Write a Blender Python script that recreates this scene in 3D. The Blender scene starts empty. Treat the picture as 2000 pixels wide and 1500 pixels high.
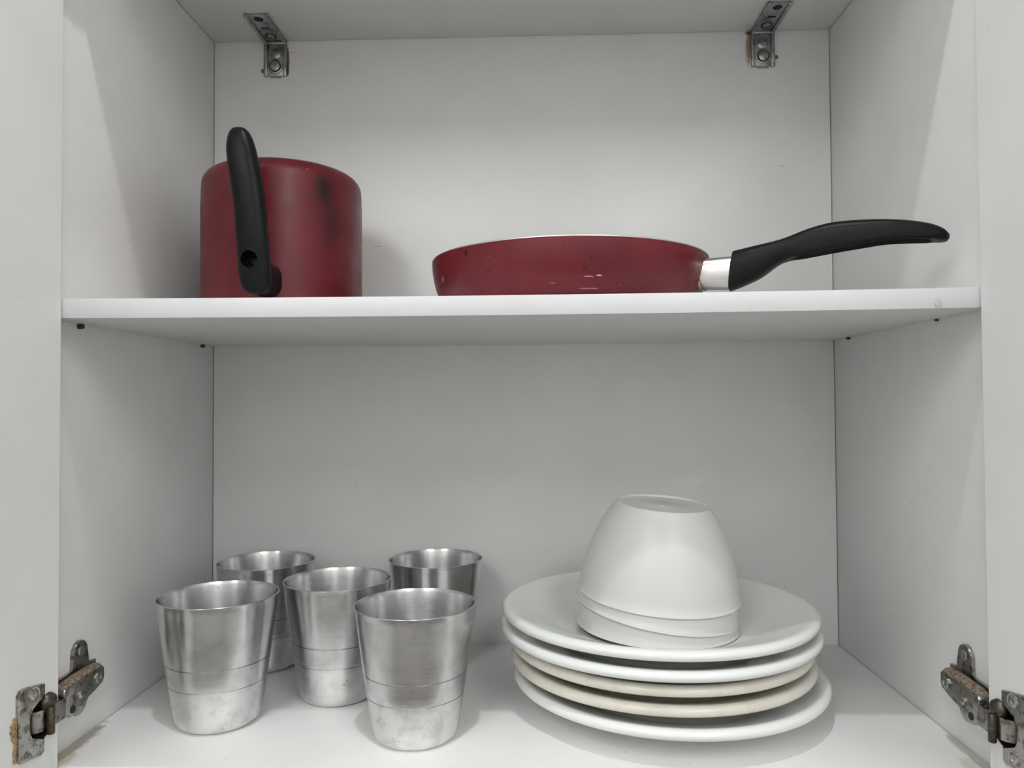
import bpy, bmesh, math, random
from mathutils import Vector, Matrix
random.seed(7)

# ------------------------------------------------------------------ camera, world, exposure
sc = bpy.context.scene
COL = sc.collection
cam_d = bpy.data.cameras.new('camera')
cam = bpy.data.objects.new('camera', cam_d)
COL.objects.link(cam)
cam_d.sensor_fit = 'HORIZONTAL'
cam_d.sensor_width = 36.0
cam_d.lens = 1464.21 / 2000 * 36.0
cam_d.clip_start = 0.01
YAW, PITCH, ROLL = 0.03309, 0.02298, 0.00590
Rz = Matrix.Rotation(YAW, 3, 'Z'); Rx = Matrix.Rotation(PITCH, 3, 'X'); Ry = Matrix.Rotation(ROLL, 3, 'Y')
RR = Rz @ Rx @ Ry
right, fwd, up = RR.col[0], RR.col[1], RR.col[2]
cam.matrix_world = Matrix(((right.x, up.x, -fwd.x, 0.01980), (right.y, up.y, -fwd.y, -0.56534),
                           (right.z, up.z, -fwd.z, 0.27605), (0, 0, 0, 1)))
sc.camera = cam

world = bpy.data.worlds.new('world'); sc.world = world
world.use_nodes = True
world.node_tree.nodes['Background'].inputs['Color'].default_value = (0.93, 0.97, 1.0, 1)
world.node_tree.nodes['Background'].inputs['Strength'].default_value = 0.15
sc.view_settings.view_transform = 'Standard'
sc.view_settings.look = 'None'
sc.view_settings.gamma = 1.0
sc.view_settings.use_curve_mapping = False
sc.view_settings.exposure = 0.05
sc.cycles.diffuse_bounces = 6
sc.cycles.max_bounces = 8
SPOT_POWER = 5.7        # small spotlight in the ceiling just in front of the cabinet
FILL_PANEL_POWER = 14.8      # each of two unseen ceiling panels, added for soft fill light

# ------------------------------------------------------------------ dimensions (metres)
HW = 0.36               # half the inner width
D = 0.3022              # inner depth: back panel plane
H = 0.7028               # inner height
FR = 0.0             # cabinet front plane
T = 0.0149              # board thickness
ZS = 0.3572             # shelf top at the left
ROOM_FLOOR, ROOM_CEIL = -1.35, 1.67
def floor_z(x, y): return -0.0009 * (x + HW) / (2 * HW) - 0.0011 * y / D
def shelf_z(x): return ZS + 0.0013 * (x + HW) / (2 * HW) - 0.0017 * (1 - (x / HW) ** 2)   # slightly sagging

# ------------------------------------------------------------------ helpers
def link(name, me, mat=None, parent=None):
    o = bpy.data.objects.new(name, me)
    COL.objects.link(o)
    if mat is not None:
        me.materials.clear(); me.materials.append(mat)
    if parent is not None:
        o.parent = parent
    return o

def finish(bm, name, mat=None, parent=None, smooth=False, sharp=35):
    bmesh.ops.recalc_face_normals(bm, faces=bm.faces[:])
    if smooth:
        lim = math.radians(sharp)
        for f in bm.faces: f.smooth = True
        for e in bm.edges:
            if len(e.link_faces) == 2 and e.calc_face_angle(0) > lim: e.smooth = False
    me = bpy.data.meshes.new(name)
    bm.to_mesh(me); bm.free()
    return link(name, me, mat, parent)

def empty(name, loc=(0, 0, 0)):
    o = bpy.data.objects.new(name, None)
    COL.objects.link(o); o.location = loc; o.empty_display_size = 0.02
    return o

def tag(o, label, cat, group=None):
    o['label'] = label; o['category'] = cat
    if group: o['group'] = group
    return o

def add_box(bm, x0, x1, y0, y1, z0, z1, bev=0.0, M=None, seg=2):
    r = bmesh.ops.create_cube(bm, size=1.0)
    vs = r['verts']
    for v in vs:
        v.co = Vector(((x0 + x1) / 2 + v.co.x * (x1 - x0), (y0 + y1) / 2 + v.co.y * (y1 - y0), (z0 + z1) / 2 + v.co.z * (z1 - z0)))
    if bev > 0:
        es = list({e for v in vs for e in v.link_edges})
        rr = bmesh.ops.bevel(bm, geom=es, offset=bev, segments=seg, affect='EDGES', profile=0.5)
        vs = list({v for f in rr['faces'] for v in f.verts} | {v for v in vs if v.is_valid})
    if M is not None:
        for v in vs: v.co = M @ v.co
    return vs

def box(name, dims, mat, parent=None, bev=0.0008, warp=None, cuts=0):
    bm = bmesh.new()
    add_box(bm, *dims, bev=bev)
    for k in range(1, cuts):
        bmesh.ops.bisect_plane(bm, geom=bm.verts[:] + bm.edges[:] + bm.faces[:], plane_co=(dims[0] + (dims[1] - dims[0]) * k / cuts, 0, 0), plane_no=(1, 0, 0))
    if warp:
        for v in bm.verts: v.co.z += warp(v.co.x, v.co.y)
    return finish(bm, name, mat, parent, smooth=True, sharp=60)

def add_lathe(bm, prof, seg=96, M=None, closed=False):
    rings = []
    for r, z in prof:
        if r < 1e-7:
            rings.append([bm.verts.new((0, 0, z))])
        else:
            rings.append([bm.verts.new((r * math.cos(2 * math.pi * k / seg), r * math.sin(2 * math.pi * k / seg), z)) for k in range(seg)])
    n = len(rings)
    for i in range(n if closed else n - 1):
        a, b = rings[i], rings[(i + 1) % n]
        if len(a) == 1 and len(b) == 1: continue
        for k in range(seg):
            j = (k + 1) % seg
            if len(a) == 1: bm.faces.new((a[0], b[j], b[k]))
            elif len(b) == 1: bm.faces.new((a[k], a[j], b[0]))
            else: bm.faces.new((a[k], a[j], b[j], b[k]))
    vs = [v for r in rings for v in r]
    if M is not None:
        for v in vs: v.co = M @ v.co
    return vs

def add_loft(bm, secs, cap=True):
    rings = [[bm.verts.new(p) for p in s] for s in secs]
    n = len(rings[0])
    for a, b in zip(rings, rings[1:]):
        for k in range(n):
            bm.faces.new((a[k], a[(k + 1) % n], b[(k + 1) % n], b[k]))
    if cap:
        bm.faces.new(rings[0]); bm.faces.new(rings[-1])

def add_prism(bm, poly, t0, t1, M=None, bev=0.0):
    a = [bm.verts.new((p[0], p[1], t0)) for p in poly]
    b = [bm.verts.new((p[0], p[1], t1)) for p in poly]
    n = len(poly)
    fs = [bm.faces.new(a), bm.faces.new(b)]
    for k in range(n):
        fs.append(bm.faces.new((a[k], a[(k + 1) % n], b[(k + 1) % n], b[k])))
    vs = a + b
    if bev > 0:
        es = list(fs[1].edges)
        rr = bmesh.ops.bevel(bm, geom=es, offset=bev, segments=2, affect='EDGES', profile=0.5)
        vs = list({v for f in rr['faces'] for v in f.verts} | {v for v in vs if v.is_valid})
    if M is not None:
        for v in vs: v.co = M @ v.co
    return vs

def interp(tab, s):
    for (a, va), (b, vb) in zip(tab, tab[1:]):
        if s <= b:
            t = max(0.0, (s - a) / (b - a)) if b > a else 0
            return va + (vb - va) * t
    return tab[-1][1]

def catmull(pts, n=6):
    out = []
    P = [pts[0]] + list(pts) + [pts[-1]]
    for i in range(1, len(P) - 2):
        p0, p1, p2, p3 = P[i - 1], P[i], P[i + 1], P[i + 2]
        for k in range(n):
            t = k / n
            out.append(tuple(0.5 * ((2 * b) + (-a + c) * t + (2 * a - 5 * b + 4 * c - d) * t * t + (-a + 3 * b - 3 * c + d) * t ** 3)
                             for a, b, c, d in zip(p0, p1, p2, p3)))
    out.append(tuple(pts[-1]))
    return out

def boolean_cut(o, cutter_bm):
    me = bpy.data.meshes.new('cutter')
    bmesh.ops.recalc_face_normals(cutter_bm, faces=cutter_bm.faces[:])
    cutter_bm.to_mesh(me); cutter_bm.free()
    c = bpy.data.objects.new('cutter', me); COL.objects.link(c)
    c.matrix_world = o.matrix_world
    m = o.modifiers.new('cut', 'BOOLEAN'); m.object = c; m.operation = 'DIFFERENCE'; m.solver = 'EXACT'
    bpy.context.view_layer.update()
    dg = bpy.context.evaluated_depsgraph_get()
    new = bpy.data.meshes.new_from_object(o.evaluated_get(dg))
    o.modifiers.clear()
    old = o.data; o.data = new
    bpy.data.meshes.remove(old)
    bpy.data.objects.remove(c); bpy.data.meshes.remove(me)

# ------------------------------------------------------------------ materials
def new_mat(name):
    m = bpy.data.materials.new(name); m.use_nodes = True
    nt = m.node_tree
    return m, nt, nt.nodes['Principled BSDF']

def N(nt, kind, **kw):
    n = nt.nodes.new(kind)
    for k, v in kw.items(): setattr(n, k, v)
    return n

def set_in(n, **kw):
    for k, v in kw.items(): n.inputs[k.replace('_', ' ')].default_value = v

def noise(nt, vec, scale, detail=3, rough=0.55):
    n = N(nt, 'ShaderNodeTexNoise'); set_in(n, Scale=scale, Detail=detail, Roughness=rough)
    nt.links.new(vec, n.inputs['Vector'])
    return n

def ramp(nt, fac, a, b, ca=0.0, cb=1.0):
    n = N(nt, 'ShaderNodeMapRange'); n.interpolation_type = 'SMOOTHSTEP'
    set_in(n, From_Min=a, From_Max=b, To_Min=ca, To_Max=cb)
    nt.links.new(fac, n.inputs['Value'])
    return n.outputs['Result']

def mixc(nt, fac, a, b):
    n = N(nt, 'ShaderNodeMix', data_type='RGBA')
    for sock, v in ((n.inputs[0], fac), (n.inputs[6], a), (n.inputs[7], b)):
        if isinstance(v, (int, float)): sock.default_value = v
        elif isinstance(v, tuple): sock.default_value = (*v, 1)
        else: nt.links.new(v, sock)
    return n.outputs[2]

def mult(nt, a, b):
    n = N(nt, 'ShaderNodeMath', operation='MULTIPLY')
    for s, v in zip(n.inputs, (a, b)):
        if isinstance(v, (int, float)): s.default_value = v
        else: nt.links.new(v, s)
    return n.outputs[0]

def spot(nt, vec, c, s, amp=0.35, nscale=300, soft=0.45):
    """mask of an irregular patch with centre c and half sizes s (object coordinates)"""
    sub = N(nt, 'ShaderNodeVectorMath', operation='SUBTRACT'); sub.inputs[1].default_value = c
    nt.links.new(vec, sub.inputs[0])
    mul = N(nt, 'ShaderNodeVectorMath', operation='MULTIPLY'); mul.inputs[1].default_value = tuple(1 / q for q in s)
    nt.links.new(sub.outputs[0], mul.inputs[0])
    ln = N(nt, 'ShaderNodeVectorMath', operation='LENGTH'); nt.links.new(mul.outputs[0], ln.inputs[0])
    nz = noise(nt, vec, nscale, 2)
    ad = N(nt, 'ShaderNodeMath', operation='MULTIPLY_ADD'); ad.inputs[1].default_value = 2 * amp
    nt.links.new(nz.outputs['Fac'], ad.inputs[0]); nt.links.new(ln.outputs['Value'], ad.inputs[2])
    return ramp(nt, ad.outputs[0], 1 + amp, 1 + amp - soft)

def bump(nt, bs, height, strength, dist=0.001):
    b = N(nt, 'ShaderNodeBump'); set_in(b, Strength=strength, Distance=dist)
    nt.links.new(height, b.inputs['Height']); nt.links.new(b.outputs['Normal'], bs.inputs['Normal'])

def melamine(name, col, rough=0.42, spots=(), speck=0.0):
    m, nt, bs = new_mat(name)
    tc = N(nt, 'ShaderNodeTexCoord'); v = tc.outputs['Object']
    n1 = noise(nt, v, 14, 4)
    c = mixc(nt, ramp(nt, n1.outputs['Fac'], 0.35, 0.7), col, tuple(q * 0.965 for q in col))
    if speck:
        n2 = noise(nt, v, 95, 1)
        c = mixc(nt, mult(nt, ramp(nt, n2.outputs['Fac'], 0.77, 0.80), speck), c, (0.33, 0.31, 0.27))
    for (ctr, size, scol, op, *kw) in spots:
        k = kw[0] if kw else {}
        c = mixc(nt, mult(nt, spot(nt, v, ctr, size, **k), op), c, scol)
    nt.links.new(c, bs.inputs['Base Color'])
    bs.inputs['Roughness'].default_value = rough
    bs.inputs['Specular IOR Level'].default_value = 0.4
    n3 = noise(nt, v, 700, 2)
    bump(nt, bs, n3.outputs['Fac'], 0.12, 0.0006)
    return m

WHITE = (0.815, 0.82, 0.815)
RUST, DARK, DUST = (0.20, 0.09, 0.03), (0.03, 0.025, 0.02), (0.42, 0.36, 0.28)
fine = dict(nscale=500)
back_spots = [((-0.2718, D, 0.681), (0.0028, 0.01, 0.019), RUST, 0.9, dict(nscale=450, amp=0.55)), ((-0.2725, D, 0.667), (0.003, 0.01, 0.006), (0.10, 0.05, 0.02), 0.9, fine),
              ((-0.3015, D, 0.668), (0.0028, 0.01, 0.0035), RUST, 0.95, fine),
              ((-0.263, D, 0.690), (0.0009, 0.01, 0.0009), DARK, 0.8), ((-0.2675, D, 0.6895), (0.0008, 0.01, 0.0008), DARK, 0.6),
              ((0.2678, D, 0.684), (0.0036, 0.01, 0.021), (0.13, 0.08, 0.035), 0.9, dict(nscale=650, amp=0.6)), ((0.2665, D, 0.680), (0.0048, 0.01, 0.022), (0.48, 0.38, 0.27), 0.45, dict(nscale=300, amp=0.5)), ((0.2680, D, 0.7005), (0.0055, 0.01, 0.003), DARK, 0.8, fine),
              ((0.2985, D, 0.672), (0.0036, 0.01, 0.0036), (0.22, 0.13, 0.03), 0.95, fine),
              ((-0.165, D, 0.458), (0.006, 0.01, 0.0006), (0.3, 0.29, 0.28), 0.5), ((0.304, D, 0.545), (0.0022, 0.01, 0.0012), (0.45, 0.45, 0.44), 0.6),
              ((0.335, D, 0.47), (0.0015, 0.01, 0.001), (0.4, 0.4, 0.38), 0.6), ((-0.19, D, 0.178), (0.0016, 0.01, 0.0012), (0.45, 0.42, 0.36), 0.5)]
bot_spots = [((-0.357, 0.035, 0), (0.011, 0.052, 0.02), DUST, 0.8, dict(nscale=140, amp=0.5)), ((-0.352, 0.010, 0), (0.012, 0.022, 0.02), (0.50, 0.45, 0.36), 0.75, dict(nscale=160)),
             ((0.357, 0.04, 0), (0.008, 0.045, 0.02), (0.55, 0.52, 0.45), 0.7, dict(nscale=160, amp=0.5)),
             ((0.347, 0.015, 0), (0.010, 0.020, 0.02), (0.50, 0.47, 0.40), 0.5, dict(nscale=200))]
M_SIDE = melamine('white_melamine', WHITE, speck=0.18)
M_BACK = melamine('white_back_board', WHITE, 0.4, back_spots)
M_TOP = melamine('white_top_board', WHITE, 0.45, [((-0.272, 0.309, H), (0.003, 0.006, 0.02), RUST, 0.8, fine), ((0.2665, 0.306, H), (0.006, 0.007, 0.02), (0.10, 0.08, 0.04), 0.8, fine),
                                                  ((0.2945, 0.262, H), (0.003, 0.0015, 0.02), DARK, 0.7), ((-0.2955, 0.276, H), (0.003, 0.004, 0.02), (0.2, 0.17, 0.12), 0.6, fine)])
M_BOT = melamine('white_bottom_board', WHITE, 0.38, bot_spots, speck=0.45)
M_SHELF = melamine('white_shelf_board', WHITE, 0.42, speck=0.2)
M_EDGE = melamine('white_edge_band', (0.705, 0.71, 0.735), 0.38)
M_DOOR = melamine('white_door_board', WHITE, 0.42, speck=0.15)

def simple(name, col, rough=0.5, metal=0.0, spec=0.5, coat=0.0, nscale=0, ncol=None, nlo=0.5, nhi=0.65, bscale=0, bstr=0.1):
    m, nt, bs = new_mat(name)
    tc = N(nt, 'ShaderNodeTexCoord'); v = tc.outputs['Object']
    bs.inputs['Base Color'].default_value = (*col, 1)
    if nscale:
        nz = noise(nt, v, nscale, 4)
        nt.links.new(mixc(nt, ramp(nt, nz.outputs['Fac'], nlo, nhi), col, ncol), bs.inputs['Base Color'])
    set_in(bs, Roughness=rough, Metallic=metal)
    bs.inputs['Specular IOR Level'].default_value = spec
    bs.inputs['Coat Weight'].default_value = coat
    if bscale:
        nb = noise(nt, v, bscale, 3)
        bump(nt, bs, nb.outputs['Fac'], bstr, 0.0008)
    return m

M_ZINC = simple('zinc_plated_steel', (0.42, 0.43, 0.43), 0.33, 1.0, nscale=120, ncol=(0.26, 0.26, 0.25), bscale=400, bstr=0.1)
M_NICKEL = simple('nickel_plated_steel', (0.40, 0.385, 0.36), 0.28, 1.0, nscale=160, ncol=(0.17, 0.155, 0.13), bscale=500, bstr=0.15)
M_RUSTY = simple('rusty_steel', (0.36, 0.31, 0.26), 0.7, 0.5, nscale=420, ncol=(0.20, 0.10, 0.06), nlo=0.42, nhi=0.62, bscale=700, bstr=0.8)
M_SCREW = simple('screw_steel', (0.46, 0.45, 0.43), 0.28, 1.0, nscale=300, ncol=(0.26, 0.25, 0.23))
M_DARKSTEEL = simple('dark_steel', (0.09, 0.085, 0.08), 0.4, 0.8, nscale=300, ncol=(0.16, 0.12, 0.06))
M_HOLE = simple('dark_hole', (0.02, 0.02, 0.02), 0.8)
M_PIN = simple('rusty_pin', (0.10, 0.05, 0.025), 0.6, 0.4)
M_CHIP = simple('raw_chipboard', (0.45, 0.31, 0.17), 0.9, nscale=500, ncol=(0.22, 0.13, 0.06), bscale=600, bstr=0.8)
M_BLACK = simple('black_bakelite', (0.005, 0.0055, 0.006), 0.40, 0, 0.17, nscale=250, ncol=(0.008, 0.0085, 0.009), bscale=900, bstr=0.05)
M_GLUE = simple('old_glue', (0.60, 0.60, 0.55), 0.6, bscale=600, bstr=0.5)
M_FERRULE = simple('polished_ferrule', (0.60, 0.595, 0.585), 0.30, 1.0, nscale=60, ncol=(0.54, 0.52, 0.48))
M_BURNT = simple('burnt_grease', (0.30, 0.19, 0.08), 0.5, 0.3, nscale=300, ncol=(0.12, 0.07, 0.03))
M_BAREMETAL = simple('bare_rim_metal', (0.75, 0.73, 0.72), 0.3, 1.0)
M_NONSTICK = simple('grey_nonstick', (0.05, 0.05, 0.05), 0.45, nscale=400, ncol=(0.09, 0.09, 0.09))
M_OPAL = simple('white_glazed_plate', (0.82, 0.84, 0.83), 0.16, 0, 0.5, coat=0.3)
M_CREAM = simple('cream_glazed_plate', (0.77, 0.745, 0.675), 0.24, 0, 0.5, nscale=60, ncol=(0.72, 0.69, 0.61))
M_PLASTER = simple('painted_plaster', (0.88, 0.88, 0.87), 0.85, nscale=6, ncol=(0.86, 0.86, 0.85), bscale=80)
M_PALEWALL = simple('pale_painted_wall', (0.82, 0.82, 0.81), 0.8, nscale=6, ncol=(0.80, 0.80, 0.79), bscale=80)
M_CEIL = simple('white_ceiling_paint', (0.90, 0.90, 0.895), 0.9, nscale=5, ncol=(0.885, 0.885, 0.88))
M_TILE = simple('kitchen_floor', (0.17, 0.155, 0.14), 0.4, nscale=9, ncol=(0.13, 0.12, 0.11))
M_LAMPBODY = simple('white_lamp_metal', (0.8, 0.8, 0.8), 0.4)
def emissive(name, strength):
    m, nt, bs = new_mat(name)
    set_in(bs, Emission_Strength=strength); bs.inputs['Emission Color'].default_value = (1.0, 0.98, 0.95, 1)
    return m
M_GLOW = emissive('lamp_diffuser', 4.0)

def plastic_mat():
    m, nt, bs = new_mat('milky_white_plastic')
    bs.inputs['Base Color'].default_value = (0.63, 0.635, 0.615, 1)
    set_in(bs, Roughness=0.38)
    return m
M_PLASTIC = plastic_mat()

def red_mat(name, extra=(), coat=0.08, rough=0.36, dots=True):
    m, nt, bs = new_mat(name)
    tc = N(nt, 'ShaderNodeTexCoord'); v = tc.outputs['Object']
    n1 = noise(nt, v, 22, 4)
    c = mixc(nt, ramp(nt, n1.outputs['Fac'], 0.35, 0.7), (0.150, 0.012, 0.020), (0.110, 0.008, 0.013))
    if dots:
        n2 = noise(nt, v, 130, 1)
        c = mixc(nt, mult(nt, ramp(nt, n2.outputs['Fac'], 0.72, 0.78), 0.7), c, (0.03, 0.006, 0.006))
    n3 = noise(nt, v, 260, 0)
    c = mixc(nt, mult(nt, ramp(nt, n3.outputs['Fac'], 0.88, 0.91), 0.35), c, (0.6, 0.45, 0.42))
    for (ctr, size, scol, op, *kw) in extra:
        c = mixc(nt, mult(nt, spot(nt, v, ctr, size, **(kw[0] if kw else {})), op), c, scol)
    nt.links.new(c, bs.inputs['Base Color'])
    bs.inputs['Specular IOR Level'].default_value = 0.36
    bs.inputs['Coat Weight'].default_value = coat
    bs.inputs['Coat Roughness'].default_value = 0.3
    nr = noise(nt, v, 40, 3)
    nt.links.new(ramp(nt, nr.outputs['Fac'], 0.3, 0.7, rough - 0.05, rough + 0.1), bs.inputs['Roughness'])
    n4 = noise(nt, v, 500, 2)
    bump(nt, bs, n4.outputs['Fac'], 0.06, 0.0006)
    return m

def alu_mat():
    m, nt, bs = new_mat('spun_aluminium')
    tc = N(nt, 'ShaderNodeTexCoord'); v = tc.outputs['Object']
    sep = N(nt, 'ShaderNodeSeparateXYZ'); nt.links.new(v, sep.inputs[0])
    # fine turning lines around the axis
    mp = N(nt, 'ShaderNodeMapping'); mp.inputs['Scale'].default_value = (18, 18, 1500)
    nt.links.new(v, mp.inputs['Vector'])
    lines = noise(nt, mp.outputs[0], 1.0, 3)
    wear = noise(nt, v, 55, 5, 0.65)
    low = ramp(nt, sep.outputs['Z'], 0.046, 0.030)        # the lower third is worn matt
    c = mixc(nt, ramp(nt, wear.outputs['Fac'], 0.40, 0.72), (0.68, 0.685, 0.69), (0.55, 0.55, 0.555))
    c = mixc(nt, low, c, mixc(nt, ramp(nt, wear.outputs['Fac'], 0.45, 0.7), (0.84, 0.84, 0.84), (0.66, 0.66, 0.66)))
    pit = noise(nt, v, 160, 2)
    c = mixc(nt, mult(nt, ramp(nt, pit.outputs['Fac'], 0.70, 0.76), 0.5), c, (0.30, 0.29, 0.28))
    nt.links.new(c, bs.inputs['Base Color'])
    bs.inputs['Metallic'].default_value = 1.0
    r1 = ramp(nt, lines.outputs['Fac'], 0.3, 0.7, 0.22, 0.26)
    n = N(nt, 'ShaderNodeMath', operation='MULTIPLY_ADD'); n.inputs[1].default_value = 0.16
    nt.links.new(low, n.inputs[0]); nt.links.new(r1, n.inputs[2])
    nt.links.new(n.outputs[0], bs.inputs['Roughness'])
    bs.inputs['Anisotropic'].default_value = 0.8
    bs.inputs['Anisotropic Rotation'].default_value = 0.25
    tg = N(nt, 'ShaderNodeTangent', direction_type='RADIAL', axis='Z')
    nt.links.new(tg.outputs[0], bs.inputs['Tangent'])
    bump(nt, bs, lines.outputs['Fac'], 0.003, 0.0004)
    return m
M_ALU = alu_mat()

# ------------------------------------------------------------------ the kitchen around the cabinet
def struct(name, dims, mat):
    o = box(name, dims, mat, None, 0.0)
    o['kind'] = 'structure'
    return o
WY = D + 0.008
struct('wall_back', (-1.7, 1.9, WY, WY + 0.1, ROOM_FLOOR, ROOM_CEIL), M_PLASTER)
struct('wall_left', (-1.8, -1.7, -3.0, WY + 0.1, ROOM_FLOOR, ROOM_CEIL), M_PLASTER)
struct('wall_right', (1.9, 2.0, -3.0, WY + 0.1, ROOM_FLOOR, ROOM_CEIL), M_PLASTER)
struct('wall_front', (-1.8, 2.0, -3.1, -3.0, ROOM_FLOOR, ROOM_CEIL), M_PALEWALL)
struct('floor', (-1.8, 2.0, -3.1, WY + 0.1, ROOM_FLOOR - 0.1, ROOM_FLOOR), M_TILE)
struct('ceiling', (-1.8, 2.0, -3.1, WY + 0.1, ROOM_CEIL, ROOM_CEIL + 0.1), M_CEIL)

def spotlight(name, label, x, y, rad, lamp_rad, power):
    t = tag(empty(name, (x, y, ROOM_CEIL)), label, 'ceiling light')
    bm = bmesh.new()
    add_lathe(bm, [(0, 0), (rad, 0), (rad, -0.008), (rad * 0.94, -0.012), (lamp_rad * 1.03, -0.012), (lamp_rad * 1.03, -0.008), (0, -0.008)], 64)
    finish(bm, 'housing', M_LAMPBODY, t, True)
    bm = bmesh.new()
    add_lathe(bm, [(0, -0.0095), (lamp_rad, -0.0095), (lamp_rad, -0.008), (0, -0.008)], 64)
    finish(bm, 'diffuser', M_GLOW, t, True)
    ld = bpy.data.lights.new(name + '_light', 'AREA'); ld.shape = 'DISK'; ld.size = 2 * lamp_rad; ld.energy = power
    ld.color = (0.985, 1.0, 1.0)
    lo = bpy.data.objects.new(name + '_light', ld); COL.objects.link(lo); lo.parent = t; lo.location = (0, 0, -0.014)
def fill_panel(name, label, x, y, wx, wy, power):  # invented panel behind the camera, added to brighten cabinet and doors
    t = tag(empty(name, (x, y, ROOM_CEIL)), label, 'ceiling light')
    box('housing', (-wx / 2, wx / 2, -wy / 2, wy / 2, -0.022, 0), M_LAMPBODY, t, 0.002)
    box('diffuser', (-wx / 2 + 0.012, wx / 2 - 0.012, -wy / 2 + 0.012, wy / 2 - 0.012, -0.024, -0.0215), M_GLOW, t, 0.0)
    ld = bpy.data.lights.new(name + '_light', 'AREA'); ld.shape = 'RECTANGLE'; ld.size = wx - 0.03; ld.size_y = wy - 0.03; ld.energy = power
    ld.color = (0.985, 1.0, 1.0)
    lo = bpy.data.objects.new(name + '_light', ld); COL.objects.link(lo); lo.parent = t; lo.location = (0, 0, -0.026)
spotlight('ceiling_spotlight', 'small round white spotlight in ceiling just above the cabinet', -0.03, -0.425, 0.05, 0.022, SPOT_POWER)
fill_panel('ceiling_light', 'long fill light panel added on the left half of the kitchen ceiling', -0.85, -2.1, 0.6, 1.6, FILL_PANEL_POWER)
fill_panel('ceiling_light', 'long fill light panel added on the right half of the kitchen ceiling', 0.95, -2.1, 0.6, 1.6, FILL_PANEL_POWER)

# ------------------------------------------------------------------ the wall cabinet
cab = tag(empty('wall_cabinet', (0, 0, -T)), 'white melamine wall cabinet with one shelf and both doors open', 'cabinet')
def cpart(o):
    o.parent = cab; o.matrix_parent_inverse = Matrix.Translation((0, 0, T))
    return o
SEAM = 0.0005
wz = lambda x, y: floor_z(x, y)
cpart(box('bottom_panel', (-HW + SEAM, HW - SEAM, FR, D - SEAM, -T, 0.0), M_BOT, bev=0.0009, warp=wz))
for sx in (-1, 1):
    x0, x1 = sorted((sx * HW, sx * (HW + T)))
    cpart(box('side_panel', (x0, x1, FR, D + 0.004, -T - 0.004, H + T), M_SIDE))
cpart(box('top_panel', (-HW + SEAM, HW - SEAM, FR, D - SEAM, H, H + T), M_TOP))
cpart(box('back_panel', (-HW + 0.0007, HW - 0.0007, D, D + 0.003, -T, H + T), M_BACK, bev=0.0003))
shelf = cpart(box('shelf', (-HW + 0.0007, HW - 0.0007, 0.0006, D - 0.0006, ZS - T, ZS), M_SHELF, warp=lambda x, y: shelf_z(x) - ZS, cuts=16))
bpy.context.view_layer.update()
def child_of(o, par):
    """parent without moving: par's world matrix is the identity for the cabinet parts"""
    o.parent = par
    return o
es = box('edge_strip', (-HW + 0.0007, HW - 0.0007, -0.0002, 0.0006, ZS - T - 0.0001, ZS + 0.0002), M_EDGE, bev=0.0003, warp=lambda x, y: shelf_z(x) - ZS, cuts=16)
es['label'] = 'bright white glued edge strip'
child_of(es, shelf)
# nails that carry the shelf, showing below its ends
for (sx, py, r) in ((-1, 0.0430, 0.0022), (-1, 0.2708, 0.0018), (1, 0.2593, 0.0014), (1, 0.0795, 0.0010)):
    bm = bmesh.new()
    zt = shelf_z(sx * HW) - T
    M = Matrix.Translation((sx * (HW + 0.002), py, zt - r)) @ Matrix.Rotation(-sx * math.pi / 2, 4, 'Y')
    add_lathe(bm, [(0, -0.003), (r, -0.003), (r, 0.0035 + r), (r * 0.7, 0.0045 + r), (0, 0.005 + r)], 12, M)
    child_of(finish(bm, 'shelf_nail', M_PIN, None, True), shelf)
# dried glue on the edge strip
bm = bmesh.new()
pts = []
for k in range(14):
    a = 2 * math.pi * k / 14
    rr = 0.0031 * (1 + random.uniform(-0.18, 0.18))
    pts.append((rr * math.cos(a), rr * math.sin(a) * 1.1))
M = Matrix.Translation((0.3179, -0.0002, 0.3470)) @ Matrix.Rotation(math.pi / 2, 4, 'X')
add_prism(bm, pts, -0.0002, 0.0008, M, bev=0.0004)
child_of(finish(bm, 'glue_blob', M_GLUE, None, True), shelf)

# ------------------------------------------------------------------ corner brackets
def bracket(xc):
    root = child_of(finish_bracket(xc), cab)
    root.matrix_parent_inverse = Matrix.Translation((0, 0, T))
    return root

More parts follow.
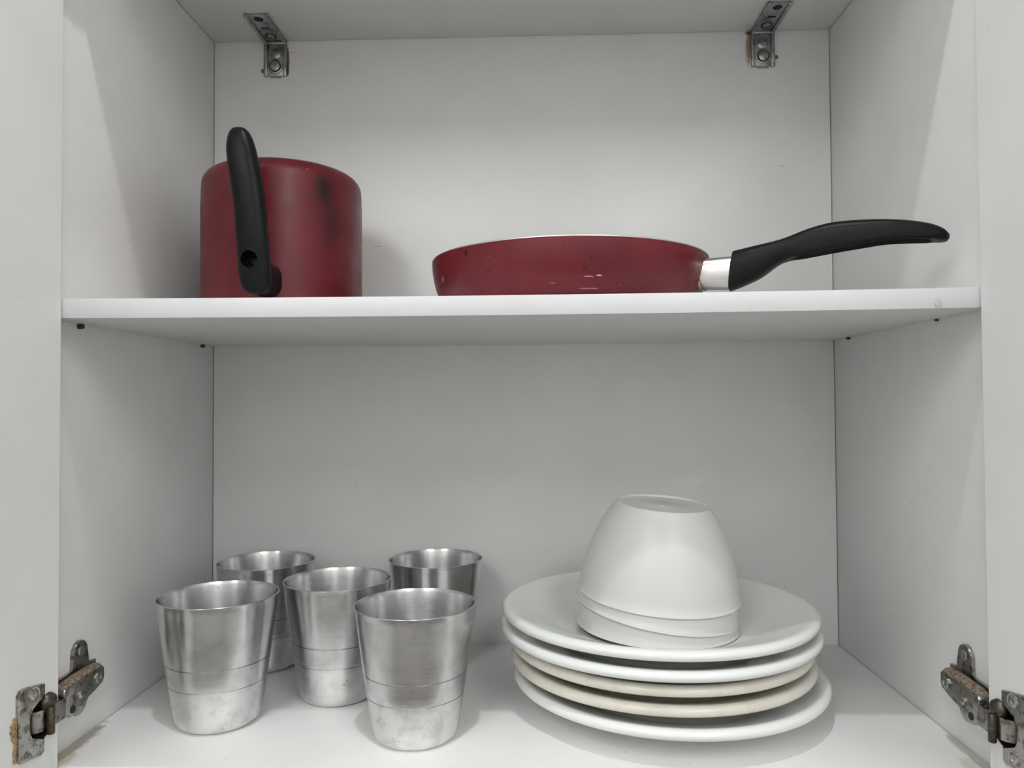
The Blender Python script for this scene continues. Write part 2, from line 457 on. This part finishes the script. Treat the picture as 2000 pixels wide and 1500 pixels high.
def finish_bracket(xc):
    w = 0.0134
    bm = bmesh.new()
    yb, zt = D - 0.0002, H - 0.0002
    t = 0.0016
    # wall leg and ceiling leg, with raised side ribs and a rounded tongue
    add_box(bm, xc - w, xc + w, yb - t, yb, 0.6612, zt, 0.0004)
    add_box(bm, xc - w, xc + w, 0.2375, yb, zt - t, zt, 0.0004)
    for s in (-1, 1):
        x0, x1 = sorted((xc + s * w, xc + s * (w - 0.0042)))
        add_box(bm, x0, x1, yb - t - 0.0022, yb - t + 0.0004, 0.6602, zt - t, 0.0006)
        add_box(bm, x0, x1, 0.2360, yb - t, zt - t - 0.0022, zt - t + 0.0004, 0.0006)
    # bend fillet
    add_box(bm, xc - w, xc + w, yb - 0.0046, yb - 0.0010, zt - 0.0046, zt - 0.0010, 0.0012)
    # tongues at both ends
    tg = [(-0.0075, 0), (-0.0062, -0.0022), (0.0062, -0.0022), (0.0075, 0)]
    add_prism(bm, tg, 0, 0.0016, Matrix.Translation((xc, yb, 0.6614)) @ Matrix.Rotation(math.pi / 2, 4, 'X'))
    # embossed slope between bend and screw
    add_lathe(bm, [(0.0062, 0), (0.0056, 0.0007), (0.003, 0.0012), (0, 0.0013)], 24, Matrix.Translation((xc, yb - t, 0.687)) @ Matrix.Rotation(math.pi / 2, 4, 'X'))
    o = finish(bm, 'corner_bracket', M_ZINC, None, True, 40)
    def put(name, prof, M, mat, seg=24):
        b = bmesh.new(); add_lathe(b, prof, seg, M)
        child_of(finish(b, name, mat, None, True), o)
    Mw = Matrix.Translation((xc, yb - t, 0.6725)) @ Matrix.Rotation(math.pi / 2, 4, 'X')
    put('washer_ring', [(0.0074, -0.0002), (0.0088, -0.0002), (0.0086, 0.0009), (0.0076, 0.0012)], Mw, M_ZINC)
    put('screw', [(0.0, 0.0034), (0.0034, 0.0033), (0.0056, 0.0026), (0.0066, 0.0010), (0.0066, -0.0006), (0, -0.0006)], Mw, M_SCREW)
    Mt = Matrix.Translation((xc, 0.2850, zt - t)) @ Matrix.Rotation(math.pi, 4, 'X')
    put('screw', [(0, 0.0016), (0.0026, 0.0015), (0.0046, 0.0008), (0.0050, 0), (0.0050, -0.0006), (0, -0.0006)], Mt, M_ZINC)
    put('washer_ring', [(0.0053, -0.0002), (0.0068, -0.0002), (0.0066, 0.0007), (0.0055, 0.0008)], Mt, M_DARKSTEEL)
    Mh = Matrix.Translation((xc, 0.2465, zt - t)) @ Matrix.Rotation(math.pi, 4, 'X')
    put('screw_hole', [(0, 0.0002), (0.0052, 0.0002), (0.0052, -0.0005), (0, -0.0005)], Mh, M_HOLE)
    b = bmesh.new()
    add_box(b, xc - 0.0045, xc + 0.0045, 0.2650, 0.2677, zt - t - 0.0003, zt - t + 0.0004, 0.0001)
    child_of(finish(b, 'slot', M_HOLE), o)
    return o
bracket(-0.2858)
bracket(0.2832)

# ------------------------------------------------------------------ doors and hinges
DELTA = math.radians(7)
DOOR_W, DOOR_T = 0.372, 0.0158
def door_frame(sx):
    """matrix from door coordinates (s along the door, n towards the cabinet opening, z) to the world"""
    px = 0.3455 if sx < 0 else 0.3480
    d = Vector((sx * math.sin(DELTA), -math.cos(DELTA), 0))
    n = Vector((-sx * math.cos(DELTA), -math.sin(DELTA), 0))
    return Matrix(((d.x, n.x, 0, sx * px), (d.y, n.y, 0, FR - 0.0015), (0, 0, 1, 0), (0, 0, 0, 1)))
HZ = (0.0, 0.608)      # lower and upper hinge: height offsets
doors = {}
for sx in (-1, 1):
    Md = door_frame(sx)
    bm = bmesh.new()
    add_box(bm, 0, DOOR_W, -DOOR_T, 0, -T - 0.012, H + T - 0.004, 0.0007)
    o = finish(bm, 'door', M_DOOR, None, False)
    cb = bmesh.new()
    for dz in HZ:
        add_lathe(cb, [(0, -0.0118), (0.0158, -0.0118), (0.0158, 0.004), (0, 0.004)], 40,
                  Matrix.Translation((0.0203, 0, 0.0445 + dz)) @ Matrix.Rotation(-math.pi / 2, 4, 'X'))
    boolean_cut(o, cb)
    o.data.materials.clear(); o.data.materials.append(M_DOOR)
    o.data.transform(Md)
    o.data.update()
    cpart(o); doors[sx] = o

def hinge(sx, dz):
    Md = door_frame(sx) @ Matrix.Translation((0, 0, dz))
    zc = 0.050 + dz
    X = lambda off: sx * (HW - off)
    YS = 0.0165
    def bx(bm, off0, off1, y0, y1, z0, z1, bev=0.0008):
        a, b = sorted((X(off0), X(off1)))
        add_box(bm, a, b, y0 + YS, y1 + YS, z0, z1, bev)
    # mounting plate on the side panel: a cross with rounded wings
    bm = bmesh.new()
    poly = []
    def arc(cy, cz, r, a0, a1, n=8):
        return [(cy + r * math.cos(math.radians(a0 + (a1 - a0) * k / n)), cz + r * math.sin(math.radians(a0 + (a1 - a0) * k / n))) for k in range(n + 1)]
    poly += [(0.050, -0.010), (0.050, 0.009), (0.0400, 0.0095), (0.0385, 0.0115)]
    poly += arc(0.0285, 0.0215, 0.0098, 0, 180)
    poly += [(0.0187, 0.0120), (0.0172, 0.0095), (0.010, 0.009), (-0.004, 0.009), (-0.004, -0.010), (0.010, -0.010), (0.0165, -0.013)]
    poly += arc(0.0275, -0.0195, 0.0098, 180, 360)
    poly += [(0.0405, -0.012)]
    Mp = Matrix(((0, 0, -sx, sx * HW), (1, 0, 0, YS), (0, 1, 0, zc), (0, 0, 0, 1)))
    add_prism(bm, poly, 0.0002, 0.0032, Mp, bev=0.0009)
    bx(bm, 0.0028, 0.0075, 0.002, 0.047, zc - 0.0075, zc + 0.007)
    root = finish(bm, 'hinge', M_NICKEL, None, True, 40)
    cpart(root)
    def add(name, bmx, mat, smooth=True):
        return child_of(finish(bmx, name, mat, None, smooth, 40), root)
    def screw(yy, zz, off, r=0.0042):
        b = bmesh.new()
        M = Matrix.Translation((X(off), yy + YS, zz)) @ Matrix.Rotation(-sx * math.pi / 2, 4, 'Y')
        add_lathe(b, [(r * 1.0, -0.0004), (r, 0.0006), (r * 0.75, 0.0013), (r * 0.35, 0.0015), (r * 0.30, 0.0006), (0, 0.0005)], 20, M)
        add('screw', b, M_SCREW)
    screw(0.0285, zc + 0.0225, 0.0030)
    screw(0.0275, zc - 0.0205, 0.0030)
    # arm: a folded channel that narrows towards the door, its outer skin rusty
    b = bmesh.new()
    secs = []
    for (y, hh, o0, o1, zsh) in ((0.0405, 0.0062, 0.0072, 0.0125, 0.001), (0.0385, 0.0082, 0.0072, 0.0145, 0.001), (0.026, 0.0086, 0.0072, 0.0155, 0.0012), (0.012, 0.0088, 0.0072, 0.0158, 0.001),
                                 (0.000, 0.0084, 0.0065, 0.0150, 0.0), (-0.010, 0.0080, 0.0055, 0.0135, -0.001), (-0.0135, 0.0066, 0.006, 0.0125, -0.001)):
        r = 0.0016
        sec = []
        for (oo, zz) in ((o0, -hh), (o1 - r, -hh), (o1, -hh + r), (o1, hh - r), (o1 - r, hh), (o0, hh)):
            sec.append((X(oo), y + YS, zc + zsh + zz))
        secs.append(sec)
    add_loft(b, secs)
    arm = add('arm', b, M_RUSTY)
    arm['label'] = 'rusty folded hinge arm'
    # side cheek plate seen from the middle of the cabinet, two adjusting screws
    b = bmesh.new()
    cheek = [(0.039, 0.0055), (0.036, 0.0085), (0.002, 0.0068), (-0.012, 0.004), (-0.012, -0.0145), (-0.006, -0.0175), (0.002, -0.0165), (0.008, -0.0115), (0.026, -0.0085), (0.037, -0.0055), (0.039, -0.002)]
    Mc = Matrix(((0, 0, -sx, sx * (HW - 0.0150)), (1, 0, 0, YS), (0, 1, 0, zc), (0, 0, 0, 1)))
    add_prism(b, cheek, 0, 0.0016, Mc, bev=0.0005)
    add('cheek', b, M_NICKEL)
    screw(0.0305, zc + 0.0005, 0.0170, 0.0050)
    screw(0.006, zc - 0.004, 0.0170, 0.0034)
    b = bmesh.new()
    add_lathe(b, [(0, 0.0004), (0.0030, 0.0004), (0.0030, -0.0005), (0, -0.0005)], 16, Matrix.Translation((X(0.0167), -0.0035 + YS, zc - 0.0120)) @ Matrix.Rotation(-sx * math.pi / 2, 4, 'Y'))
    add('pin_hole', b, M_HOLE)
    # knuckle roll on top of the arm end
    b = bmesh.new()
    add_lathe(b, [(0, -0.0045), (0.0030, -0.0045), (0.0036, -0.0035), (0.0036, 0.0035), (0.0030, 0.0045), (0, 0.0045)], 20,
              Matrix.Translation((X(0.0125), -0.0115 + YS, zc + 0.0035)) @ Matrix.Rotation(math.pi / 2, 4, 'Y'))
    add('knuckle', b, M_NICKEL)
    # links to the cup in the door
    def strap(path, z0, z1, th, mat, name):
        b = bmesh.new()
        P = catmull(path, 5)
        secs = []
        for i, (ox, y) in enumerate(P):
            a = P[max(0, i - 1)]; c = P[min(len(P) - 1, i + 1)]
            tx, ty = c[0] - a[0], c[1] - a[1]
            L = math.hypot(tx, ty) or 1
            nx, ny = -ty / L * th / 2, tx / L * th / 2
            y += YS
            secs.append([(X(ox + nx), y + ny, z0), (X(ox - nx), y - ny, z0), (X(ox - nx), y - ny, z1), (X(ox + nx), y + ny, z1)])
        add_loft(b, secs)
        return add(name, b, mat)
    strap([(0.0150, -0.004), (0.0152, -0.018), (0.0148, -0.030), (0.0125, -0.038), (0.007, -0.0415)], zc - 0.0150, zc + 0.0005, 0.0018, M_NICKEL, 'link')
    strap([(0.0100, -0.006), (0.0105, -0.018), (0.0100, -0.029), (0.006, -0.036)], zc - 0.0135, zc - 0.001, 0.0018, M_DARKSTEEL, 'link')
    b = bmesh.new()
    add_lathe(b, [(0, -0.0105), (0.0024, -0.0105), (0.0028, -0.0098), (0.0028, 0.0088), (0.0024, 0.0095), (0, 0.0095)], 18, Matrix.Translation((X(0.0180), -0.0320 + YS, zc - 0.0078)))
    add('pivot_pin', b, M_DARKSTEEL)
    # cup sunk in the door, flange and its two screws
    b = bmesh.new()
    cupM = Md @ Matrix.Translation((0.0203, 0, 0.0445)) @ Matrix.Rotation(-math.pi / 2, 4, 'X')
    add_lathe(b, [(0, -0.0112), (0.0125, -0.0112), (0.0150, -0.0085), (0.0155, 0.0012), (0.0163, 0.0012), (0.0163, 0.0002), (0.0157, 0.0002)], 40, cupM)
    add('cup', b, M_DARKSTEEL)
    b = bmesh.new()
    fl = [(0.0158, 0.0695), (0.0335, 0.0725), (0.0375, 0.0720), (0.0400, 0.0690), (0.0400, 0.0235), (0.0375, 0.0205), (0.0190, 0.0185), (0.0160, 0.0205),
          (0.0160, 0.0300), (0.0225, 0.0308), (0.0285, 0.0338), (0.0310, 0.0390), (0.0315, 0.0445), (0.0310, 0.0500), (0.0280, 0.0560), (0.0225, 0.0590), (0.0158, 0.0600)]
    Mf = Md @ Matrix(((1, 0, 0, 0.0005), (0, 0, 1, 0), (0, 1, 0, 0), (0, 0, 0, 1)))
    add_prism(b, fl, 0.0001, 0.0030, Mf, bev=0.0009)
    add('flange', b, M_NICKEL)
    for zz in (0.0655, 0.0262):
        b = bmesh.new()
        M = Md @ Matrix.Translation((0.0275, 0.0030, zz)) @ Matrix.Rotation(-math.pi / 2, 4, 'X')
        add_lathe(b, [(0.0056, -0.0003), (0.0054, 0.0004), (0.0044, 0.0002), (0.0036, 0.0008), (0.0015, 0.0008), (0.0012, 0.0001), (0, 0.0001)], 20, M)
        add('screw', b, M_SCREW)
    # spring housing beside the flange
    b = bmesh.new()
    add_lathe(b, [(0, 0.0055), (0.0035, 0.0050), (0.0060, 0.0030), (0.0068, 0.0002), (0, 0.0002)], 24, Md @ Matrix.Translation((0.0105, 0, 0.0540)) @ Matrix.Rotation(-math.pi / 2, 4, 'X'))
    add('spring_cover', b, M_DARKSTEEL)
    if sx < 0 and dz == 0:
        # torn board along the far edge of the flange
        b = bmesh.new()
        rnd = random.Random(3)
        left = []
        n = 14
        for k in range(n + 1):
            z = 0.0225 + (0.0545 - 0.0225) * k / n
            wv = 0.0022 + rnd.uniform(-0.0008, 0.0010) + (0.0022 if 8 <= k <= 12 else 0)
            left.append((0.0400 + wv, z))
        polyc = [(0.0398, 0.0225)] + [(0.0398, 0.0545)] + left[::-1]
        add_prism(b, polyc, 0.0001, 0.0012, Mf)
        c = add('torn_edge', b, M_CHIP, False)
        c['label'] = 'torn brown chipboard along the flange'
    return root
for sx in (-1, 1):
    for dz in HZ:
        hinge(sx, dz)

# ------------------------------------------------------------------ red milk pot, upside down
PX, PY, PR, PH = -0.2383, 0.190, 0.0788, 0.1497
pz = shelf_z(PX) + 0.0002
pot = tag(empty('milk_pot', (PX, PY, pz)), 'dark red milk pot turned upside down on the shelf, black upright handle', 'pot')
soot = [((0.057, -0.055, 0.121), (0.013, 0.03, 0.024), (0.012, 0.006, 0.006), 0.92, dict(amp=0.25, nscale=60, soft=0.9)),
        ((0.062, -0.048, 0.090), (0.016, 0.03, 0.040), (0.03, 0.010, 0.010), 0.7, dict(amp=0.3, nscale=50, soft=1.0))]
M_RED_POT = red_mat('red_enamel_pot', soot, dots=False)
prof = [(PR - 0.0012, 0.0), (PR, 0.0006), (PR, 0.118), (PR - 0.0004, 0.126)]
cr = 0.0150
for k in range(0, 9):
    a = math.radians(90 * k / 8)
    prof.append((PR - 0.0006 - cr + cr * math.cos(a), PH - cr + cr * math.sin(a)))
prof += [(0.045, PH + 0.0004), (0, PH + 0.0004)]
inner = [(0, PH - 0.003), (PR - 0.016, PH - 0.003), (PR - 0.005, PH - 0.012), (PR - 0.0024, PH - 0.025), (PR - 0.0024, 0.0004)]
bm = bmesh.new()
add_lathe(bm, prof + inner, 128)
bm.verts.ensure_lookup_table()
# close the lip
finish(bm, 'body', M_RED_POT, pot, True, 50)
bm = bmesh.new()
add_lathe(bm, [(PR - 0.0028, 0.0008), (PR - 0.0028, 0.0), (PR + 0.0001, 0.0), (PR + 0.0001, 0.0008)], 96, closed=True)
finish(bm, 'rim', M_BAREMETAL, pot, True)
# handle: bolted boss near the lip, bar rising along the wall
hx = 0.0120
bm = bmesh.new()
bz = 0.0310
secs = []
for (y, w, h) in ((-0.0770, 0.0130, 0.0155), (-0.090, 0.0128, 0.0152), (-0.103, 0.0125, 0.0150), (-0.108, 0.0120, 0.0145)):
    secs.append([(hx + w * math.copysign(abs(math.cos(a)) ** 0.8, math.cos(a)), y, bz + h * math.copysign(abs(math.sin(a)) ** 0.8, math.sin(a))) for a in [2 * math.pi * k / 28 for k in range(28)]])
add_loft(bm, secs)
finish(bm, 'handle_boss', M_BLACK, pot, True, 50)
# centre line (x, y, z) and half width / half depth
bar = [(0.0140, 0.0155, -0.1120, 0.0030, 0.0030), (0.0150, 0.0154, -0.1122, 0.0080, 0.0058), (0.0185, 0.0150, -0.1128, 0.0115, 0.0072), (0.0260, 0.0145, -0.1135, 0.0135, 0.0078),
       (0.0360, 0.0141, -0.1148, 0.0140, 0.0080), (0.0600, 0.0131, -0.1170, 0.0139, 0.0082), (0.0916, 0.0106, -0.1175, 0.0137, 0.0086), (0.1185, 0.0063, -0.1170, 0.0136, 0.0088),
       (0.1370, 0.0027, -0.1155, 0.0129, 0.0086), (0.1480, 0.0008, -0.1140, 0.0112, 0.0080), (0.1555, -0.0004, -0.1128, 0.0086, 0.0066), (0.1592, -0.0010, -0.1120, 0.0056, 0.0045), (0.1605, -0.0012, -0.1120, 0.0020, 0.0018)]
bar = catmull(bar, 4)
bm = bmesh.new()
secs = []
for (z, cx, cy, w, dd) in bar:
    secs.append([(cx + w * math.copysign(abs(math.cos(a)) ** 0.75, math.cos(a)), cy + dd * math.copysign(abs(math.sin(a)) ** 0.8, math.sin(a)), z) for a in [2 * math.pi * k / 32 for k in range(32)]])
add_loft(bm, secs)
ho = finish(bm, 'handle', M_BLACK, None, True, 60)
cb = bmesh.new()
add_lathe(cb, [(0, -0.02), (0.0074, -0.02), (0.0074, 0.0046), (0, 0.0046)], 32, Matrix.Translation((0.0122, -0.1138, 0.0425)) @ Matrix.Rotation(math.radians(-90), 4, 'X'))
boolean_cut(ho, cb)
ho.data.materials.clear(); ho.data.materials.append(M_BLACK)
for f in ho.data.polygons: f.use_smooth = True
ho.data.set_sharp_from_angle(angle=math.radians(50))
ho.parent = pot
bm = bmesh.new()
add_lathe(bm, [(0.0075, 0), (0.0086, 0.0002), (0.0083, 0.0007), (0.0075, 0.0007)], 32, Matrix.Translation((0.0122, -0.1228, 0.0425)) @ Matrix.Rotation(math.radians(90), 4, 'X'), closed=True)
finish(bm, 'hole_rim', M_BLACK, ho, True)
bm = bmesh.new()
add_lathe(bm, [(0, 0.0022), (0.0030, 0.0020), (0.0042, 0.0008), (0.0042, -0.001), (0, -0.001)], 20, Matrix.Translation((0.0122, -0.1096, 0.0425)) @ Matrix.Rotation(math.radians(90), 4, 'X'))
finish(bm, 'screw', M_BLACK, ho, True)

# ------------------------------------------------------------------ red frying pan
QX, QY, QR = 0.0514, 0.158, 0.1313
qz = shelf_z(QX) + 0.0002
pan = tag(empty('frying_pan', (QX, QY, qz)), 'dark red frying pan with long black handle, lying on the shelf', 'frying pan')
scr = [((0.0106, -0.123, 0.0191), (0.0055, 0.02, 0.0004), (0.55, 0.4, 0.4), 0.9, dict(amp=0.4, nscale=250)), ((0.0188, -0.123, 0.0199), (0.0026, 0.02, 0.0006), (0.8, 0.65, 0.65), 0.9),
       ((-0.0181, -0.122, 0.0145), (0.0035, 0.02, 0.0004), (0.5, 0.3, 0.3), 0.7), ((0.0105, -0.118, 0.0101), (0.010, 0.02, 0.0006), (0.45, 0.25, 0.25), 0.6, dict(amp=0.5, nscale=300)),
       ((-0.0905, -0.093, 0.0455), (0.0018, 0.02, 0.0032), (0.01, 0.004, 0.004), 0.95), ((-0.115, -0.055, 0.0290), (0.0016, 0.02, 0.0030), (0.5, 0.32, 0.32), 0.4, dict(amp=0.6, nscale=700))]
M_RED_PAN = red_mat('red_enamel_pan', scr)
outp = catmull([(0.0, 0.0), (0.060, 0.0), (0.097, 0.0), (0.109, 0.0022), (0.1185, 0.0090), (0.1250, 0.0190), (0.1290, 0.0310), (0.1309, 0.0420), (QR, 0.0506)], 4)
inp = catmull([(QR - 0.0016, 0.0508), (0.1291, 0.0420), (0.1268, 0.0310), (0.1225, 0.0195), (0.1155, 0.0105), (0.106, 0.0052), (0.095, 0.0040), (0.0, 0.0040)], 4)
bm = bmesh.new(); add_lathe(bm, outp + [(QR - 0.0008, 0.0506)], 144)
finish(bm, 'body', M_RED_PAN, pan, True, 50)
bm = bmesh.new(); add_lathe(bm, inp, 144)
ic = finish(bm, 'inner_coating', M_NONSTICK, pan, True, 50)
bm = bmesh.new(); add_lathe(bm, [(QR - 0.0018, 0.0504), (QR + 0.0001, 0.0504), (QR + 0.0001, 0.0513), (QR - 0.0008, 0.0517), (QR - 0.0018, 0.0513)], 144, closed=True)
finish(bm, 'rim', M_BAREMETAL, pan, True)
U = Vector((0.9192, -0.3938, 0)); V = Vector((0.3938, 0.9192, 0))
def hp(s, t, z): return U * s + V * t + Vector((0, 0, z))
def oval(s, zt, zb, w, n=32, e=0.7, groove=0.0, lean=0.0):
    zc, hh = (zt + zb) / 2, (zt - zb) / 2
    pts = []
    for k in range(n):
        a = 2 * math.pi * k / n
        ca, sa = math.cos(a), math.sin(a)
        t = w * math.copysign(abs(ca) ** e, ca); z = zc + hh * math.copysign(abs(sa) ** e, sa)
        if sa < 0:
            b = min(1.0, groove / 0.004)
            e2 = e * (1 - b) + 0.32 * b
            t = w * math.copysign(abs(ca) ** (e * (1 - b) + 0.55 * b), ca); z = zc - hh * abs(sa) ** e2
            if groove and abs(t) < w * 0.80: z = max(z, zc - hh + groove * max(0.0, 1 - (abs(t) / (w * 0.80)) ** 8))
        pts.append(hp(s + lean * (zc - z), t, z))
    return pts
bm = bmesh.new()
add_loft(bm, [oval(0.1195, 0.0455, 0.0185, 0.0132, lean=0.28), oval(0.1285, 0.0453, 0.0178, 0.0128, lean=0.28), oval(0.1525, 0.0456, 0.0163, 0.0123, lean=-0.12), oval(0.1565, 0.045, 0.0175, 0.0118)])
finish(bm, 'ferrule', M_FERRULE, pan, True, 50)
bm = bmesh.new()
add_loft(bm, [oval(0.1248, 0.0460, 0.0172, 0.0136, lean=0.28), oval(0.1258, 0.0459, 0.0172, 0.0134, lean=0.28)])
finish(bm, 'ferrule_seam', M_BURNT, pan, True, 50)
bm = bmesh.new()
add_loft(bm, [oval(0.1524, 0.0459, 0.0161, 0.0125, lean=-0.12), oval(0.1540, 0.0459, 0.0161, 0.0125, lean=-0.12)])
finish(bm, 'ferrule_ring', M_BURNT, pan, True, 50)
top = [(0.1525, 0.0500), (0.1750, 0.0532), (0.1960, 0.0569), (0.2165, 0.0634), (0.2364, 0.0668), (0.2634, 0.0661), (0.2857, 0.0633), (0.3037, 0.0589), (0.3142, 0.0539), (0.3194, 0.0485)]
bot = [(0.1532, 0.0152), (0.1600, 0.0175), (0.1686, 0.0211), (0.1789, 0.0261), (0.1916, 0.0349), (0.1999, 0.0377), (0.2162, 0.0393), (0.2400, 0.0420), (0.2593, 0.0440), (0.2762, 0.0454), (0.2999, 0.0444), (0.3162, 0.0432), (0.3194, 0.0470)]
topc, botc = catmull(top, 6), catmull(bot, 6)
wid = [(0.152, 0.0142), (0.166, 0.0142), (0.196, 0.0116), (0.235, 0.0114), (0.283, 0.0120), (0.307, 0.0110), (0.3155, 0.0083), (0.3183, 0.0053), (0.3194, 0.0020)]
grv = [(0.185, 0.0), (0.200, 0.0), (0.210, 0.006), (0.245, 0.009), (0.292, 0.008), (0.305, 0.004), (0.309, 0.0)]
secs = []
S = [0.1532 + (0.3112 - 0.1532) * k / 46 for k in range(47)] + [0.3134, 0.3153, 0.3167, 0.3178, 0.3187, 0.3192]
for s in S:
    secs.append(oval(s, interp(topc, s), interp(botc, s), interp(wid, s), 48, 0.72, interp(grv, s), lean=-0.12 * max(0, 1 - (s - 0.1532) / 0.02)))
bm = bmesh.new(); add_loft(bm, secs)
finish(bm, 'handle', M_BLACK, pan, True, 50)

# ------------------------------------------------------------------ aluminium cups
def cup_mesh():
    CH, RT, RB = 0.1092, 0.0502, 0.0345
    def rad(z):
        t = z / CH
        return RB + (RT - RB) * (0.10 * (1 - (1 - t) ** 3) + 0.90 * t)
    out = [(0, 0.0012), (RB - 0.008, 0.0012), (RB - 0.0075, 0.0), (RB - 0.0055, 0.0), (RB - 0.0030, 0.0008), (RB - 0.0010, 0.0025)]
    zs = sorted([0.006, 0.012, 0.018, 0.024, 0.030, 0.0345, 0.045, 0.050, 0.065, 0.075, 0.085, 0.095, 0.103, 0.1075] + [0.0365, 0.0369, 0.0373, 0.0377, 0.0550, 0.0554, 0.0558, 0.0562])
    for z in zs:
        r = rad(z)
        if abs(z - 0.0371) < 0.0004 or abs(z - 0.0556) < 0.0004: r -= 0.0008
        out.append((r, z))
    out += [(RT + 0.0001, CH - 0.0010), (RT + 0.0002, CH - 0.0004), (RT - 0.0001, CH), (RT - 0.0007, CH), (RT - 0.0010, CH - 0.0006)]
    inn = [(rad(z) - 0.0011, z) for z in reversed([0.006, 0.012, 0.02, 0.03, 0.045, 0.06, 0.08, 0.1, 0.106])] + [(RB - 0.003, 0.0032), (0, 0.0028)]
    bm = bmesh.new(); add_lathe(bm, out + inn, 96)
    o = finish(bm, 'aluminium_cup', M_ALU, None, True, 40)
    return o
proto = cup_mesh()
cups = [((-0.2599, 0.0866), 20, (1.012, 0.992, 1.0), 'brushed aluminium cup front left on the cabinet floor, nearest the left hinge'),
        ((-0.0828, 0.0618), 75, (1.0, 1.0, 0.995), 'brushed aluminium cup standing nearest the camera, beside the plate stack'),
        ((-0.1704, 0.1457), 140, (1.0, 1.0, 1.0), 'brushed aluminium cup standing in the middle of the five cups'),
        ((-0.2693, 0.2282), 200, (1.004, 0.996, 1.0), 'brushed aluminium cup at the back left corner, half hidden by two cups'),
        ((-0.0901, 0.2418), 290, (0.998, 1.002, 1.0), 'brushed aluminium cup at the back, half hidden behind the nearest cup')]
for i, ((x, y), rz, scl, lab) in enumerate(cups):
    o = proto if i == 0 else proto.copy()
    if i: COL.objects.link(o)
    o.location = (x, y, floor_z(x, y) + 0.0002)
    o.rotation_euler = (0, 0, math.radians(rz)); o.scale = scl
    tag(o, lab, 'cup', 'aluminium cups on the cabinet floor')

# ------------------------------------------------------------------ plates
STEP = 0.0148
def plate_mesh(name, R, mat):
    k = R / 0.145
    prof = [(0, STEP), (0.040, STEP), (0.086, STEP), (0.094, 0.0155), (0.100, 0.0172), (0.107, 0.0198), (0.117, 0.0232), (0.128, 0.0268), (0.1355, 0.0292), (0.1392, 0.0302), (0.1418, 0.0300), (0.1438, 0.0288),
            (0.1450, 0.0268), (0.1449, 0.0246), (0.1438, 0.0228), (0.1420, 0.0219), (0.1400, 0.0221), (0.1370, 0.0234), (0.128, 0.0212), (0.116, 0.0172), (0.104, 0.0126), (0.094, 0.0096), (0.080, 0.0086),
            (0.0785, 0.0060), (0.0775, 0.0006), (0.0755, 0.0), (0.0725, 0.0), (0.0710, 0.0010), (0.0700, 0.0085), (0, 0.0085)]
    bm = bmesh.new()
    add_lathe(bm, [((r * k if r > 0.09 else r), z) for r, z in prof], 144)
    return finish(bm, name, mat, None, True, 60)
PYC = 0.1440
plates = [(0.1387, 0.1424, M_OPAL, 'dinner_plate', 'white dinner plate at the very bottom of the plate stack'),
          (0.1327, 0.1382, M_CREAM, 'dinner_plate', 'cream dinner plate second from the bottom of the stack, on the lowest white plate'),
          (0.1313, 0.1376, M_CREAM, 'dinner_plate', 'cream dinner plate in the middle of the stack, under two white plates'),
          (0.1297, 0.1452, M_OPAL, 'dinner_plate', 'white dinner plate second from the top of the stack'),
          (0.1295, 0.1435, M_OPAL, 'dinner_plate', 'white dinner plate topmost of the stack, carrying the upturned bowls')]
z0 = floor_z(0.13, 0.14) + 0.0002
for i, (x, R, mat, nm, lab) in enumerate(plates):
    o = plate_mesh(nm, R, mat)
    o.location = (x, PYC + (0.003 if i in (1, 2) else 0), z0 + i * STEP)
    tag(o, lab, 'plate', 'dinner plates in the stack')
ztop = z0 + 5 * STEP

# ------------------------------------------------------------------ nested plastic bowls, upside down
def bowl_mesh():
    # profile: height above rim -> radius
    pts = [(0.0735, 0.0), (0.0740, 0.0006), (0.0736, 0.0014), (0.0724, 0.0019), (0.0716, 0.0030), (0.0711, 0.0110), (0.0700, 0.0200), (0.0680, 0.0295), (0.0652, 0.0400), (0.0613, 0.0510), (0.0570, 0.0620),
           (0.0530, 0.0705), (0.0480, 0.0795), (0.0436, 0.0860), (0.0430, 0.0880), (0.0424, 0.0885), (0.0417, 0.0880), (0.0413, 0.0866)]
    topf = [(0.040, 0.0864), (0.0035, 0.0864), (0.003, 0.0868), (0.0, 0.0868)]
    th = 0.0011
    inn = [(0.0, 0.0850), (0.041, 0.0850), (0.0465, 0.0795), (0.0516, 0.0705), (0.0556, 0.0620), (0.0600, 0.0510), (0.0640, 0.0400), (0.0668, 0.0295), (0.0689, 0.0200), (0.0700, 0.0110), (0.0705, 0.0006)]
    bm = bmesh.new(); add_lathe(bm, [(r * 0.978, z * 0.905) for r, z in pts + topf + inn], 112, closed=False)
    return finish(bm, 'plastic_bowl', M_PLASTIC, None, True, 40)
bp = bowl_mesh()
BX, BY = 0.1285, 0.118
bowls = [(0.1262, ztop + 0.0032, 1.2, 1.5, 'white plastic bowl turned upside down, lowest of the nested three, on the plates'),
         (0.1258, ztop + 0.0175, 2.6, 8.0, 'white plastic bowl in the middle of the nested three, its rim slanting'),
         (0.1272, ztop + 0.0312, 3.4, 3.8, 'white plastic bowl turned upside down, topmost of the nested three, flat round base showing')]
for i, (x, z, tx, ty, lab) in enumerate(bowls):
    o = bp if i == 0 else bp.copy()
    if i: COL.objects.link(o)
    o.location = (x, BY, z); o.rotation_euler = (math.radians(tx), math.radians(ty), 0)
    tag(o, lab, 'bowl', 'nested bowls on the plates')
